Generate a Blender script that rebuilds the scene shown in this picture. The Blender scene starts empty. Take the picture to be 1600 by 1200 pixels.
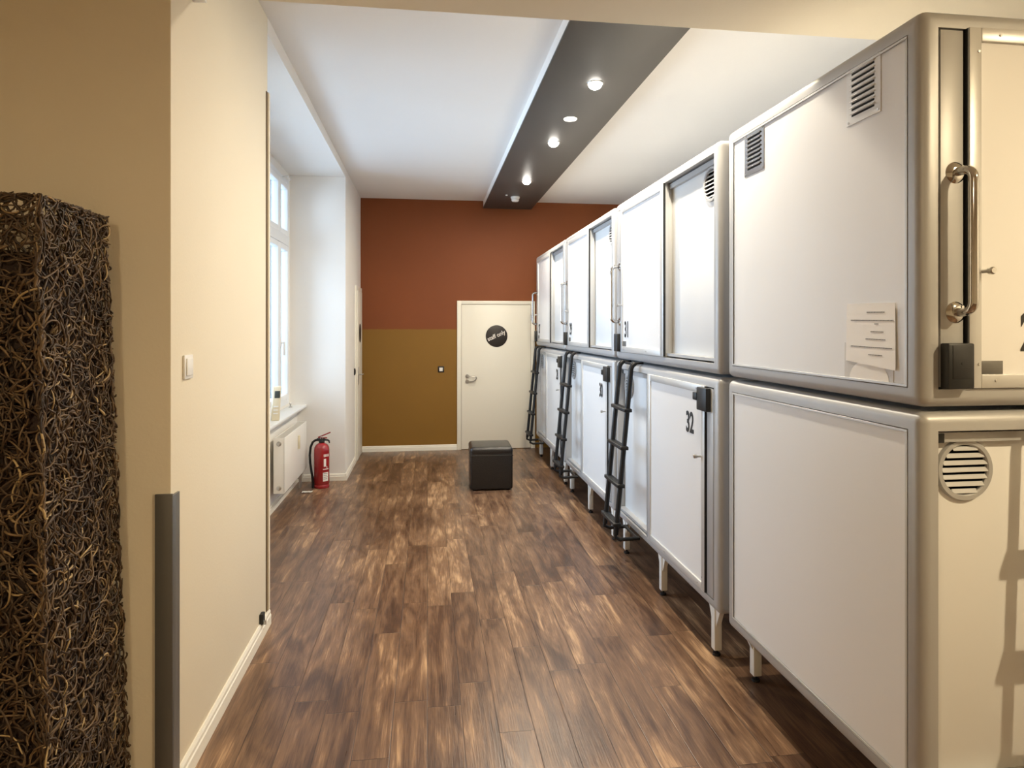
import bpy, bmesh, math, random
from mathutils import Vector, Matrix
random.seed(7)
PI = math.pi
S = bpy.context.scene
COL = S.collection

# ---------------------------------------------------------------- materials
def new_mat(name):
    m = bpy.data.materials.new(name); m.use_nodes = True
    return m, m.node_tree.nodes, m.node_tree.links, m.node_tree.nodes['Principled BSDF']

def mat(name, col, rough=0.5, metal=0.0, var=0.0, vscale=3.0, bump=0.0, bscale=60.0, coat=0.0, spec=0.5):
    m, n, l, p = new_mat(name)
    p.inputs['Base Color'].default_value = (*col, 1)
    p.inputs['Roughness'].default_value = rough
    p.inputs['Metallic'].default_value = metal
    p.inputs['Specular IOR Level'].default_value = spec
    p.inputs['Coat Weight'].default_value = coat
    tc = n.new('ShaderNodeTexCoord')
    if var:
        no = n.new('ShaderNodeTexNoise'); no.inputs['Scale'].default_value = vscale; no.inputs['Detail'].default_value = 5
        l.new(tc.outputs['Object'], no.inputs['Vector'])
        mx = n.new('ShaderNodeMix'); mx.data_type = 'RGBA'
        mx.inputs[6].default_value = (*[c * (1 - var) for c in col], 1)
        mx.inputs[7].default_value = (*[min(1, c * (1 + var)) for c in col], 1)
        l.new(no.outputs['Fac'], mx.inputs[0]); l.new(mx.outputs[2], p.inputs['Base Color'])
    if bump:
        nb = n.new('ShaderNodeTexNoise'); nb.inputs['Scale'].default_value = bscale; nb.inputs['Detail'].default_value = 6
        l.new(tc.outputs['Object'], nb.inputs['Vector'])
        b = n.new('ShaderNodeBump'); b.inputs['Strength'].default_value = bump; b.inputs['Distance'].default_value = 0.01
        l.new(nb.outputs['Fac'], b.inputs['Height']); l.new(b.outputs['Normal'], p.inputs['Normal'])
    return m

def emit(name, col, strength):
    m, n, l, p = new_mat(name)
    p.inputs['Base Color'].default_value = (*col, 1)
    p.inputs['Emission Color'].default_value = (*col, 1)
    p.inputs['Emission Strength'].default_value = strength
    return m

M = {}
M['plaster'] = mat('white_plaster', (.80, .78, .74), .75, var=.03, vscale=1.5, bump=.06, bscale=90)
M['cream'] = mat('cream_plaster', (.80, .725, .575), .7, var=.03, vscale=1.5, bump=.06, bscale=90)
M['ceil'] = mat('ceiling_paint', (.84, .83, .81), .85, var=.015, vscale=2, bump=.03)
M['trim'] = mat('trim_paint', (.82, .79, .70), .4)
M['panel'] = mat('white_laminate', (.80, .80, .80), .32, var=.015, vscale=1.3, coat=.15)
M['inner'] = mat('white_inner_panel', (.78, .78, .77), .4)
M['alu'] = mat('satin_aluminium', (.44, .44, .44), .42, metal=.22, var=.03, vscale=8)
M['alul'] = mat('pale_aluminium', (.60, .60, .59), .36, metal=.3)
M['chrome'] = mat('chrome', (.62, .61, .60), .10, metal=1.0)
M['steel'] = mat('brushed_steel', (.55, .54, .52), .3, metal=1.0)
M['black'] = mat('black_powder_coat', (.010, .010, .011), .45, spec=.35, bump=.03, bscale=300)
M['blackplastic'] = mat('black_plastic', (.013, .014, .015), .45)
M['digit'] = mat('black_vinyl', (.012, .012, .013), .5)
M['dark'] = mat('dark_hollow', (.02, .02, .02), .9)
M['bulk'] = mat('black_paint', (.062, .058, .054), .5, var=.05, vscale=2)
M['guard'] = mat('grey_metal_guard', (.16, .155, .145), .4, metal=.4)
M['legw'] = mat('white_leg_coat', (.78, .77, .73), .4)
M['leather'] = mat('dark_leather', (.013, .011, .010), .28, bump=.25, bscale=160)
M['red'] = mat('red_enamel', (.30, .012, .016), .22, coat=.5)
M['labelw'] = mat('white_print', (.80, .76, .72), .5)
M['radiator'] = mat('radiator_enamel', (.82, .80, .75), .35)
M['frame'] = mat('window_paint', (.80, .82, .84), .35)
M['sill'] = mat('sill_board', (.80, .82, .83), .3)
M['door'] = mat('door_paint', (.82, .79, .69), .42, var=.015, vscale=1.2)
M['sign'] = mat('black_sign', (.022, .016, .013), .5)
M['white'] = mat('white_plastic', (.82, .81, .78), .4)
M['beige'] = mat('beige_plastic', (.70, .62, .45), .45)
M['brown'] = mat('brown_wood', (.13, .075, .035), .5, var=.25, vscale=20)
M['screen'] = mat('dark_screen', (.05, .06, .06), .2)
M['paper'] = mat('white_paper', (.92, .91, .90), .8)
M['ink'] = mat('grey_ink', (.16, .15, .15), .8)
M['acrylic'] = mat('clear_pocket', (.66, .645, .62), .25)
M['groove_line'] = mat('dark_groove_line', (.12, .08, .04), .6)
M['scrap'] = mat('scrap_paper', (.72, .70, .64), .8)
M['liner'] = mat('wicker_liner', (.042, .026, .020), .9, var=.6, vscale=40, bump=.8, bscale=60)
M['lens'] = emit('lamp_lens', (1.0, .95, .86), 40)
M['lenswarm'] = emit('warm_lamp_lens', (1.0, .80, .52), 25)
M['disc'] = emit('pale_lamp_face', (1.0, .96, .88), 1.1)

def wall_two_tone():
    m, n, l, p = new_mat('two_tone_paint')
    tc = n.new('ShaderNodeTexCoord'); sp = n.new('ShaderNodeSeparateXYZ'); l.new(tc.outputs['Object'], sp.inputs[0])
    wob = n.new('ShaderNodeTexNoise'); wob.inputs['Scale'].default_value = 6; l.new(tc.outputs['Object'], wob.inputs['Vector'])
    md = n.new('ShaderNodeMath'); md.operation = 'MULTIPLY_ADD'; md.inputs[1].default_value = .012
    l.new(wob.outputs['Fac'], md.inputs[0]); l.new(sp.outputs['Z'], md.inputs[2])
    gt = n.new('ShaderNodeMath'); gt.operation = 'GREATER_THAN'; gt.inputs[1].default_value = 1.635
    l.new(md.outputs[0], gt.inputs[0])
    mx = n.new('ShaderNodeMix'); mx.data_type = 'RGBA'
    mx.inputs[6].default_value = (.225, .110, .009, 1)
    mx.inputs[7].default_value = (.205, .050, .006, 1)
    l.new(gt.outputs[0], mx.inputs[0])
    no = n.new('ShaderNodeTexNoise'); no.inputs['Scale'].default_value = 1.6; no.inputs['Detail'].default_value = 5
    l.new(tc.outputs['Object'], no.inputs['Vector'])
    ml = n.new('ShaderNodeMix'); ml.data_type = 'RGBA'; ml.blend_type = 'MULTIPLY'; ml.inputs[0].default_value = 1
    rp = n.new('ShaderNodeMapRange'); rp.inputs[3].default_value = .9; rp.inputs[4].default_value = 1.1
    l.new(no.outputs['Fac'], rp.inputs[0]); l.new(mx.outputs[2], ml.inputs[6]); l.new(rp.outputs[0], ml.inputs[7])
    l.new(ml.outputs[2], p.inputs['Base Color']); p.inputs['Roughness'].default_value = .65
    return m
M['twotone'] = wall_two_tone()

def floor_mat():
    m, n, l, p = new_mat('dark_oak_planks')
    PW, PL = .145, 1.02
    def mth(op, a, b=None, c=None):
        x = n.new('ShaderNodeMath'); x.operation = op
        for i, v in enumerate((a, b, c)):
            if v is None: continue
            if isinstance(v, (int, float)): x.inputs[i].default_value = v
            else: l.new(v, x.inputs[i])
        return x.outputs[0]
    tc = n.new('ShaderNodeTexCoord'); sp = n.new('ShaderNodeSeparateXYZ'); l.new(tc.outputs['Object'], sp.inputs[0])
    X, Y = sp.outputs['X'], sp.outputs['Y']
    xs = mth('DIVIDE', X, PW); row = mth('FLOOR', xs); fx = mth('FRACT', xs)
    wn = n.new('ShaderNodeTexWhiteNoise'); wn.noise_dimensions = '1D'; l.new(row, wn.inputs['W'])
    ys = mth('ADD', mth('DIVIDE', Y, PL), mth('MULTIPLY', wn.outputs['Value'], 7.3))
    pl = mth('FLOOR', ys); fy = mth('FRACT', ys)
    idv = mth('ADD', mth('MULTIPLY', row, 17.13), mth('MULTIPLY', pl, 5.71))
    wi = n.new('ShaderNodeTexWhiteNoise'); wi.noise_dimensions = '1D'; l.new(idv, wi.inputs['W'])
    # grain, drawn out along the plank
    cv = n.new('ShaderNodeCombineXYZ')
    l.new(mth('ADD', mth('MULTIPLY', X, 17.0), mth('MULTIPLY', idv, 3.1)), cv.inputs[0])
    l.new(mth('MULTIPLY', Y, 1.5), cv.inputs[1]); l.new(idv, cv.inputs[2])
    g = n.new('ShaderNodeTexNoise'); g.inputs['Scale'].default_value = 1.0; g.inputs['Detail'].default_value = 8
    g.inputs['Roughness'].default_value = .68; g.inputs['Distortion'].default_value = 1.2
    l.new(cv.outputs[0], g.inputs['Vector'])
    cv2 = n.new('ShaderNodeCombineXYZ')
    l.new(mth('ADD', mth('MULTIPLY', X, 7.0), mth('MULTIPLY', idv, 1.7)), cv2.inputs[0])
    l.new(mth('MULTIPLY', Y, 1.5), cv2.inputs[1]); l.new(idv, cv2.inputs[2])
    g2 = n.new('ShaderNodeTexNoise'); g2.inputs['Scale'].default_value = 1.0; g2.inputs['Detail'].default_value = 4
    g2.inputs['Distortion'].default_value = 2.0
    l.new(cv2.outputs[0], g2.inputs['Vector'])
    cv3 = n.new('ShaderNodeCombineXYZ')
    l.new(mth('ADD', mth('MULTIPLY', X, 190.0), idv), cv3.inputs[0]); l.new(mth('MULTIPLY', Y, 7.0), cv3.inputs[1])
    g3 = n.new('ShaderNodeTexNoise'); g3.inputs['Scale'].default_value = 1.0; g3.inputs['Detail'].default_value = 3
    l.new(cv3.outputs[0], g3.inputs['Vector'])
    g4 = n.new('ShaderNodeTexNoise'); g4.inputs['Scale'].default_value = 1.5; g4.inputs['Detail'].default_value = 3
    l.new(tc.outputs['Object'], g4.inputs['Vector'])
    f = mth('ADD', mth('MULTIPLY', g.outputs['Fac'], .44), mth('MULTIPLY', g2.outputs['Fac'], .40))
    f = mth('ADD', f, mth('MULTIPLY_ADD', g4.outputs['Fac'], .26, -.03))
    f = mth('ADD', f, mth('MULTIPLY', mth('SUBTRACT', wi.outputs['Value'], .5), .085))
    f = mth('ADD', f, mth('MULTIPLY', mth('SUBTRACT', g3.outputs['Fac'], .5), .22))
    cr = n.new('ShaderNodeValToRGB'); e = cr.color_ramp.elements
    e[0].position = .30; e[0].color = (.030, .016, .010, 1)
    e[1].position = .71; e[1].color = (.50, .315, .175, 1)
    a = e.new(.45); a.color = (.088, .045, .026, 1)
    b = e.new(.58); b.color = (.20, .113, .063, 1)
    l.new(f, cr.inputs[0])
    ex = mth('MINIMUM', mth('MULTIPLY', fx, PW), mth('MULTIPLY', mth('SUBTRACT', 1.0, fx), PW))
    ey = mth('MINIMUM', mth('MULTIPLY', fy, PL), mth('MULTIPLY', mth('SUBTRACT', 1.0, fy), PL))
    ed = mth('MINIMUM', ex, ey)
    jm = n.new('ShaderNodeMapRange'); jm.inputs[1].default_value = .0006; jm.inputs[2].default_value = .0024
    jm.inputs[3].default_value = .35; jm.inputs[4].default_value = 1.0; l.new(ed, jm.inputs[0])
    ml = n.new('ShaderNodeMix'); ml.data_type = 'RGBA'; ml.blend_type = 'MULTIPLY'; ml.inputs[0].default_value = 1
    l.new(cr.outputs[0], ml.inputs[6]); l.new(jm.outputs[0], ml.inputs[7])
    l.new(ml.outputs[2], p.inputs['Base Color'])
    rr = n.new('ShaderNodeMapRange'); rr.inputs[3].default_value = .22; rr.inputs[4].default_value = .40
    l.new(g.outputs['Fac'], rr.inputs[0]); l.new(rr.outputs[0], p.inputs['Roughness'])
    bp = n.new('ShaderNodeBump'); bp.inputs['Strength'].default_value = .25; bp.inputs['Distance'].default_value = .003
    l.new(mth('MULTIPLY', jm.outputs[0], mth('ADD', g3.outputs['Fac'], 1.0)), bp.inputs['Height'])
    l.new(bp.outputs['Normal'], p.inputs['Normal'])
    return m
M['floor'] = floor_mat()

def glass_mat():
    m, n, l, p = new_mat('window_glass')
    n.remove(p)
    out = n['Material Output']
    tr = n.new('ShaderNodeBsdfTransparent'); tr.inputs[0].default_value = (.94, .97, .98, 1)
    gl = n.new('ShaderNodeBsdfGlossy'); gl.inputs['Roughness'].default_value = .02
    fr = n.new('ShaderNodeFresnel'); fr.inputs[0].default_value = 1.35
    mx = n.new('ShaderNodeMixShader')
    l.new(fr.outputs[0], mx.inputs[0]); l.new(tr.outputs[0], mx.inputs[1]); l.new(gl.outputs[0], mx.inputs[2])
    l.new(mx.outputs[0], out.inputs['Surface'])
    return m
M['glass'] = glass_mat()

def strand_mat():
    m, n, l, p = new_mat('wicker_strand')
    at = n.new('ShaderNodeAttribute'); at.attribute_name = 'tone'
    cr = n.new('ShaderNodeValToRGB'); e = cr.color_ramp.elements
    e[0].position = 0; e[0].color = (.026, .015, .008, 1)
    e[1].position = 1; e[1].color = (.50, .36, .18, 1)
    a = e.new(.5); a.color = (.085, .050, .026, 1)
    b = e.new(.85); b.color = (.21, .135, .065, 1)
    l.new(at.outputs['Fac'], cr.inputs[0]); l.new(cr.outputs[0], p.inputs['Base Color'])
    p.inputs['Roughness'].default_value = .5
    return m
M['strand'] = strand_mat()

# ---------------------------------------------------------------- mesh helpers
def box(bm, a, b, bev=0.0, seg=2):
    t = bmesh.new()
    bmesh.ops.create_cube(t, size=1)
    c = [(a[i] + b[i]) / 2 for i in range(3)]; s = [abs(b[i] - a[i]) for i in range(3)]
    for v in t.verts: v.co = Vector((c[0] + v.co.x * s[0], c[1] + v.co.y * s[1], c[2] + v.co.z * s[2]))
    if bev: bmesh.ops.bevel(t, geom=t.edges[:], offset=min(bev, min(s) * .49), segments=seg, profile=.5, affect='EDGES')
    merge(bm, t)

def merge(bm, t, mx=None):
    if mx is not None: bmesh.ops.transform(t, matrix=mx, verts=t.verts)
    me = bpy.data.meshes.new('tmp'); t.to_mesh(me); t.free(); bm.from_mesh(me); bpy.data.meshes.remove(me)

def frame_at(d):
    d = d.normalized(); up = Vector((0, 0, 1)) if abs(d.z) < .9 else Vector((0, 1, 0))
    u = d.cross(up).normalized(); return u, d.cross(u).normalized()

def tube(bm, pts, r, n=10, caps=True, flat=None):
    pts = [Vector(p) for p in pts]
    rings = []; u = None
    for i, p in enumerate(pts):
        d = (pts[min(i + 1, len(pts) - 1)] - pts[max(i - 1, 0)]).normalized()
        if u is None: u, w = frame_at(d)
        else:
            u = (u - d * u.dot(d)).normalized(); w = d.cross(u).normalized()
        rr = r[i] if isinstance(r, (list, tuple)) else r
        rings.append([bm.verts.new(p + (u * math.cos(2 * PI * k / n) + w * math.sin(2 * PI * k / n)) * rr) for k in range(n)])
    for a, b in zip(rings, rings[1:]):
        for k in range(n): bm.faces.new((a[k], a[(k + 1) % n], b[(k + 1) % n], b[k]))
    if caps:
        bm.faces.new(rings[0][::-1]); bm.faces.new(rings[-1])
    return rings

def cyl(bm, a, b, r, n=24): tube(bm, [a, b], r, n)

def lathe(bm, prof, c=(0, 0, 0), axis='Z', n=32):
    t = bmesh.new(); rings = []
    for (r, z) in prof:
        rings.append([t.verts.new((r * math.cos(2 * PI * k / n), r * math.sin(2 * PI * k / n), z)) for k in range(n)])
    for a, b in zip(rings, rings[1:]):
        for k in range(n): t.faces.new((a[k], a[(k + 1) % n], b[(k + 1) % n], b[k]))
    if prof[0][0] > 1e-6: t.faces.new(rings[0][::-1])
    if prof[-1][0] > 1e-6: t.faces.new(rings[-1])
    bmesh.ops.remove_doubles(t, verts=t.verts, dist=1e-6)
    mx = Matrix.Translation(c)
    if axis == '-Y': mx = mx @ Matrix.Rotation(PI / 2, 4, 'X')
    if axis == 'X': mx = mx @ Matrix.Rotation(PI / 2, 4, 'Y')
    if axis == '-X': mx = mx @ Matrix.Rotation(-PI / 2, 4, 'Y')
    if axis == '-Z': mx = mx @ Matrix.Rotation(PI, 4, 'X')
    merge(bm, t, mx)

def arc(c, r, a0, a1, n, ax1, ax2):
    c = Vector(c); ax1 = Vector(ax1); ax2 = Vector(ax2)
    return [c + ax1 * (r * math.cos(a0 + (a1 - a0) * k / n)) + ax2 * (r * math.sin(a0 + (a1 - a0) * k / n)) for k in range(n + 1)]

def obj(name, bm, m, parent=None, smooth=True):
    bmesh.ops.recalc_face_normals(bm, faces=bm.faces[:])
    me = bpy.data.meshes.new(name); bm.to_mesh(me); bm.free()
    me.materials.append(M[m] if isinstance(m, str) else m)
    if smooth:
        me.polygons.foreach_set('use_smooth', [True] * len(me.polygons))
        me.set_sharp_from_angle(angle=math.radians(38))
    o = bpy.data.objects.new(name, me); COL.objects.link(o)
    if parent is not None: o.parent = parent
    return o

def BM(): return bmesh.new()
def boxo(name, a, b, m, parent=None, bev=0.0, seg=2):
    bm = BM(); box(bm, a, b, bev, seg); return obj(name, bm, m, parent)

def thing(name, label, cat, loc=(0, 0, 0), rz=0, group=None):
    o = bpy.data.objects.new(name, None); COL.objects.link(o); o.empty_display_size = .1
    o.location = loc; o.rotation_euler = (0, 0, rz)
    return tag(o, label, cat, group)
def tag(o, label, cat, group=None):
    o['label'] = label; o['category'] = cat
    if group: o['group'] = group
    return o
def struct(o, label=None):
    o['kind'] = 'structure'
    if label: o['label'] = label
    return o
def sbox(name, a, b, m, bev=0.0, label=None): return struct(boxo(name, a, b, m, None, bev), label)

def text_bm(s, size, xscale=1.0, offset=0.0, depth=.0008, spacing=1.0):
    cu = bpy.data.curves.new('lettering', 'FONT'); cu.body = s; cu.size = size; cu.offset = offset
    cu.extrude = depth; cu.align_x = 'CENTER'; cu.align_y = 'CENTER'; cu.space_character = spacing
    o = bpy.data.objects.new('lettering', cu); COL.objects.link(o)
    bpy.context.view_layer.update()
    me = bpy.data.meshes.new_from_object(o.evaluated_get(bpy.context.evaluated_depsgraph_get()))
    bm = BM(); bm.from_mesh(me)
    bpy.data.objects.remove(o); bpy.data.curves.remove(cu); bpy.data.meshes.remove(me)
    xs = [v.co.x for v in bm.verts]; ys = [v.co.y for v in bm.verts]
    cx, cy = (min(xs) + max(xs)) / 2, (min(ys) + max(ys)) / 2
    for v in bm.verts: v.co = Vector(((v.co.x - cx) * xscale, v.co.y - cy, v.co.z))
    return bm

# ---------------------------------------------------------------- room shell
XL, XR = -.88, 3.35          # left corridor wall, right wall
YB = 8.68                    # end wall
YH = 2.60                    # edge where the low front ceiling stops
ZC, ZL = 3.372, 2.925        # high ceiling, low front ceiling
XW = -1.385                  # wall under the window
NY = 7.10                    # far reveal of the window niche

sbox('floor', (-3.4, -3.2, -.1), (XR + .1, YB + .1, 0), 'floor')
sbox('ceiling', (-2.0, YH, ZC), (XR + .1, YB + .1, ZC + .12), 'ceil')
sbox('ceiling_front', (-3.4, -3.2, ZL), (XR + .1, YH, ZC + .12), 'cream')
sbox('wall_back', (-1.6, YB, 0), (XR + .1, YB + .15, ZC), 'twotone')
sbox('wall_right', (XR, -3.2, 0), (XR + .15, YB, ZC), 'plaster')
sbox('wall_front', (-3.4, -3.3, 0), (XR + .1, -3.2, ZC), 'cream')
sbox('wall_left_front', (-3.5, -3.2, 0), (-3.4, 2.35, ZC), 'cream')
# wall block beside the niche
bm = BM(); box(bm, (-3.4, 2.35, 0), (XL, 3.70, ZC), .006, 2)
struct(obj('wall_left', bm, 'cream'))
# far stretch of the left wall with a door opening (y 8.06 - 8.62)
bm = BM()
box(bm, (-1.6, NY, 0), (XL, 8.06, ZC)); box(bm, (-1.6, 8.62, 0), (XL, YB, ZC)); box(bm, (-1.6, 8.06, 2.12), (XL, 8.62, ZC))
box(bm, (-1.6, 8.06, 0), (-1.0, 8.62, 2.12))
struct(obj('wall_left_far', bm, 'plaster'))
# niche: wall under and over and beside the window
WY0, WY1, WZ0, WZ1 = 3.95, 7.03, .85, 3.20
sbox('wall_niche_lower', (XW - .2, 3.70, 0), (XW, NY, .80), 'plaster')
sbox('wall_niche_upper', (XW - .2, 3.70, 3.28), (XL, NY, ZC), 'plaster')
bm = BM()
box(bm, (XW - .2, 3.70, .80), (-1.46, WY0, 3.28)); box(bm, (XW - .2, WY1, .80), (-1.46, NY, 3.28))
box(bm, (XW - .2, WY0, WZ1), (-1.46, WY1, 3.28)); box(bm, (XW - .2, WY0, .80), (-1.46, WY1, WZ0))
struct(obj('wall_window', bm, 'plaster'))

# window with sashes and toplights; unseen near bays added for more daylight
wf = BM(); X1 = -1.455; X0 = -1.53
for (a, b) in (((X0, WY0, WZ0), (X1, WY0 + .06, WZ1)), ((X0, WY1 - .06, WZ0), (X1, WY1, WZ1)),
               ((X0, WY0 + .06, WZ1 - .06), (X1, WY1 - .06, WZ1)), ((X0, WY0 + .06, WZ0), (X1, WY1 - .06, WZ0 + .06)),
               ((X0, WY0 + .06, 2.50), (X1 + .015, WY1 - .06, 2.60))):
    box(wf, a, b, .006)
window = struct(obj('window_1', wf, 'frame'), 'tall white casement window in the deep niche')
ys = [WY0 + .06, 4.40, 4.93, 5.50, 6.10, 6.55, WY1 - .06]
for i, (y0, y1) in enumerate(zip(ys, ys[1:])):
    for (z0, z1, nm) in ((WZ0 + .06, 2.50, 'casement_sash'), (2.60, WZ1 - .06, 'toplight_sash')):
        b = BM(); w = .055
        xa, xb = (X0 + .01, X1 + .012)
        box(b, (xa, y0 + .003, z0), (xb, y0 + w, z1), .008); box(b, (xa, y1 - w, z0), (xb, y1 - .003, z1), .008)
        box(b, (xa, y0 + w, z0), (xb, y1 - w, z0 + w), .008); box(b, (xa, y0 + w, z1 - w), (xb, y1 - w, z1), .008)
        sash = obj(nm, b, 'frame', window)
        boxo('glass_pane', (-1.498, y0 + w - .005, z0 + w - .005), (-1.492, y1 - w + .005, z1 - w + .005), 'glass', sash)
for yy in (6.55, 5.50):
    b = BM(); cyl(b, (X1 + .012, yy + .03, 1.50), (X1 + .05, yy + .03, 1.50), .009, 12); box(b, (X1 + .042, yy + .02, 1.375), (X1 + .056, yy + .04, 1.51), .004)
    box(b, (X1 + .01, yy + .015, 1.46), (X1 + .018, yy + .045, 1.54), .003)
    obj('window_handle', b, 'white', window)
b = BM(); tube(b, [(X1 + .005, WY1 - .32, WZ1 - .03), (X1 + .06, WY1 - .32, WZ1 - .02), (X1 + .075, WY1 - .32, WZ1 - .06)], .011, 8)
obj('toplight_catch', b, 'white', window)
sill = sbox('window_sill', (-1.455, 3.70, .80), (-1.285, NY, .825), 'sill', .005)
sill['label'] = 'white window sill board over the radiator'

# skirting boards
def skirting(name, a, b, n, h=.075):
    a = Vector((*a, 0)); b = Vector((*b, 0)); n = Vector((*n, 0)); bm = BM()
    prof = [(0, 0), (.016, 0), (.016, h * .62), (.012, h * .68), (.012, h * .86), (.006, h), (0, h)]
    r0 = [bm.verts.new(a + n * p + Vector((0, 0, z))) for p, z in prof]; r1 = [bm.verts.new(b + n * p + Vector((0, 0, z))) for p, z in prof]
    for k in range(len(prof)):
        bm.faces.new((r0[k], r0[(k + 1) % len(prof)], r1[(k + 1) % len(prof)], r1[k]))
    bm.faces.new(r0); bm.faces.new(r1[::-1])
    return struct(obj(name, bm, 'trim', smooth=False))
skirting('baseboard_left', (XL, 2.37), (XL, 3.715), (1, 0), .085)
skirting('baseboard_window', (XW, 3.72), (XW, NY), (1, 0), .07)
skirting('baseboard_niche', (XW, NY), (XL, NY), (0, -1), .075)
skirting('baseboard_far', (XL, NY - .016), (XL, 7.99), (1, 0), .075)
skirting('baseboard_back', (XL, YB), (.395, YB), (0, -1), .075)

# black dropped bulkhead
sbox('ceiling_bulkhead', (.752, YH + .01, 3.288), (1.408, YB, ZC), 'ceil', 0, 'pale sides of the dropped ceiling bulkhead')
sbox('ceiling_panel', (.748, YH + .01, 3.272), (1.412, YB, 3.288), 'bulk', .002, 'long black panel under the ceiling bulkhead with spotlights')
# corner bead on the wall end; brown strip paints the dark groove beside it
b = BM(); box(b, (XL - .002, 3.660, .09), (XL + .004, 3.678, 2.95)); o = struct(obj('trim_1', b, 'groove_line'), 'thin dark line along wall edge')
b = BM(); box(b, (XL - .004, 3.679, .09), (XL + .012, 3.706, 2.95), .004, 3); struct(obj('trim_2', b, 'cream'))

# grey corner guard (angle profile)
b = BM(); box(b, (-.930, 2.342, .0), (-.872, 2.350, 1.076), .0015); box(b, (XL, 2.345, .0), (-.872, 2.408, 1.070), .0015)
tag(obj('corner_guard', b, 'guard'), 'grey metal angle strip guarding the corner of the cream wall', 'corner guard')

# light switch on cream wall
t = thing('light_switch', 'white rocker light switch on the cream side wall beside window niche', 'light switch', (XL, 2.495, 1.506))
boxo('switch_plate', (0, -.042, -.044), (.009, .042, .044), 'white', t, .003)
boxo('rocker', (.009, -.03, -.032), (.014, .03, .032), 'white', t, .003)
t = thing('light_switch', 'small light switch with dark frame and white rocker on ochre paint by staff door', 'light switch', (.18, YB, 1.088))
boxo('switch_plate', (-.042, -.010, -.042), (.042, 0, .042), 'sign', t, .004)
boxo('rocker', (-.022, -.016, -.024), (.022, -.010, .024), 'white', t, .003)
t = thing('light_switch', 'narrow black switch on pale wall just before the far left door', 'light switch', (XL, 7.93, 1.117))
boxo('switch_plate', (0, -.035, -.04), (.012, .035, .04), 'blackplastic', t, .003)
boxo('rocker', (.012, -.022, -.026), (.017, .022, .026), 'blackplastic', t, .003)
# door stop near skirting end
t = thing('cable_bracket', 'small dark metal bracket at skirting end of cream wall', 'bracket', (XL, 3.55, .086))
boxo('clip', (0, -.03, -.005), (.020, .012, .05), 'blackplastic', t, .004)
b = BM(); cyl(b, (.004, -.012, .0), (.030, -.012, .0), .011, 12); obj('screw_head', b, 'steel', t)
# small white junction box under the low ceiling edge
boxo_ = boxo('junction_box', (XL, 2.42, ZL - .045), (XL + .05, 2.56, ZL), 'white', None, .004)
tag(boxo_, 'small white box where the low ceiling meets cream wall', 'junction box')

# ---------------------------------------------------------------- doors
def lever(parent, pos, nrm, side, m='steel', long_plate=False):
    """door lever: rosettes and a bent bar; nrm outwards, side = direction the lever points"""
    p = Vector(pos); nv = Vector(nrm); sv = Vector(side); b = BM()
    if long_plate:
        u = Vector((0, 0, 1)); c = p + nv * .004
        e = nv * .004 + sv.normalized() * .02 + u * .11
        box(b, tuple(c - Vector((abs(e.x), abs(e.y), abs(e.z)))), tuple(c + Vector((abs(e.x), abs(e.y), abs(e.z)))), .003)
    else:
        for dz in (0, -.07):
            cyl(b, p + Vector((0, 0, dz)), p + nv * .009 + Vector((0, 0, dz)), .026, 24)
        cyl(b, p + nv * .009 + Vector((0, 0, -.07)), p + nv * .012 + Vector((0, 0, -.07)), .010, 12)
    z0 = .02 if long_plate else 0
    q = p + Vector((0, 0, z0))
    pts = [q, q + nv * .035] + [q + nv * (.035 + .02 * math.sin(a)) + sv * (.02 - .02 * math.cos(a)) for a in (.5, 1.0, PI / 2)]
    pts += [q + nv * .055 + sv * .10]
    if not long_plate:
        pts += [q + nv * .055 + sv * .118 + Vector((0, 0, -.006)), q + nv * .055 + sv * .122 + Vector((0, 0, -.022))]
        pts += [q + nv * .052 + sv * .108 + Vector((0, 0, -.050)), q + nv * .045 + sv * .075 + Vector((0, 0, -.068)), q + nv * .02 + sv * .03 + Vector((0, 0, -.07))]
    tube(b, pts, .0085, 10)
    return obj('door_handle', b, m, parent)

# staff door in the end wall
bm = BM(); y0 = YB - .028
box(bm, (.395, y0, 0), (.452, YB, 2.014), .004); box(bm, (1.405, y0, 0), (1.462, YB, 2.014), .004); box(bm, (.452, y0, 1.966), (1.405, YB, 2.014), .004)
d = struct(obj('door_1', bm, 'door'), 'white staff door in the end wall')
leaf = boxo('door_leaf', (.456, YB - .018, .006), (1.401, YB, 1.962), 'door', d, .003)
lever(d, (.532, YB - .018, .992), (0, -1, 0), (1, 0, 0))
b = BM(); lathe(b, [(.149, 0), (.149, .003), (.147, .004), (0, .004)], (.932, YB - .018, 1.535), '-Y', 48)
sg = obj('round_sign', b, 'sign', d); sg['label'] = 'round black sign reading staff only'
b = text_bm('staff only', .080, .90, .0012, .001)
bmesh.ops.transform(b, matrix=Matrix.Translation((.932, YB - .0235, 1.537)) @ Matrix.Rotation(math.radians(-24), 4, 'Y') @ Matrix.Rotation(PI / 2, 4, 'X'), verts=b.verts)
obj('sign_lettering', b, 'labelw', sg)
for zz in (.25, 1.75):
    b = BM(); cyl(b, (1.403, YB - .032, zz), (1.403, YB - .032, zz + .08), .008, 12); obj('hinge', b, 'steel', d)

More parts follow.
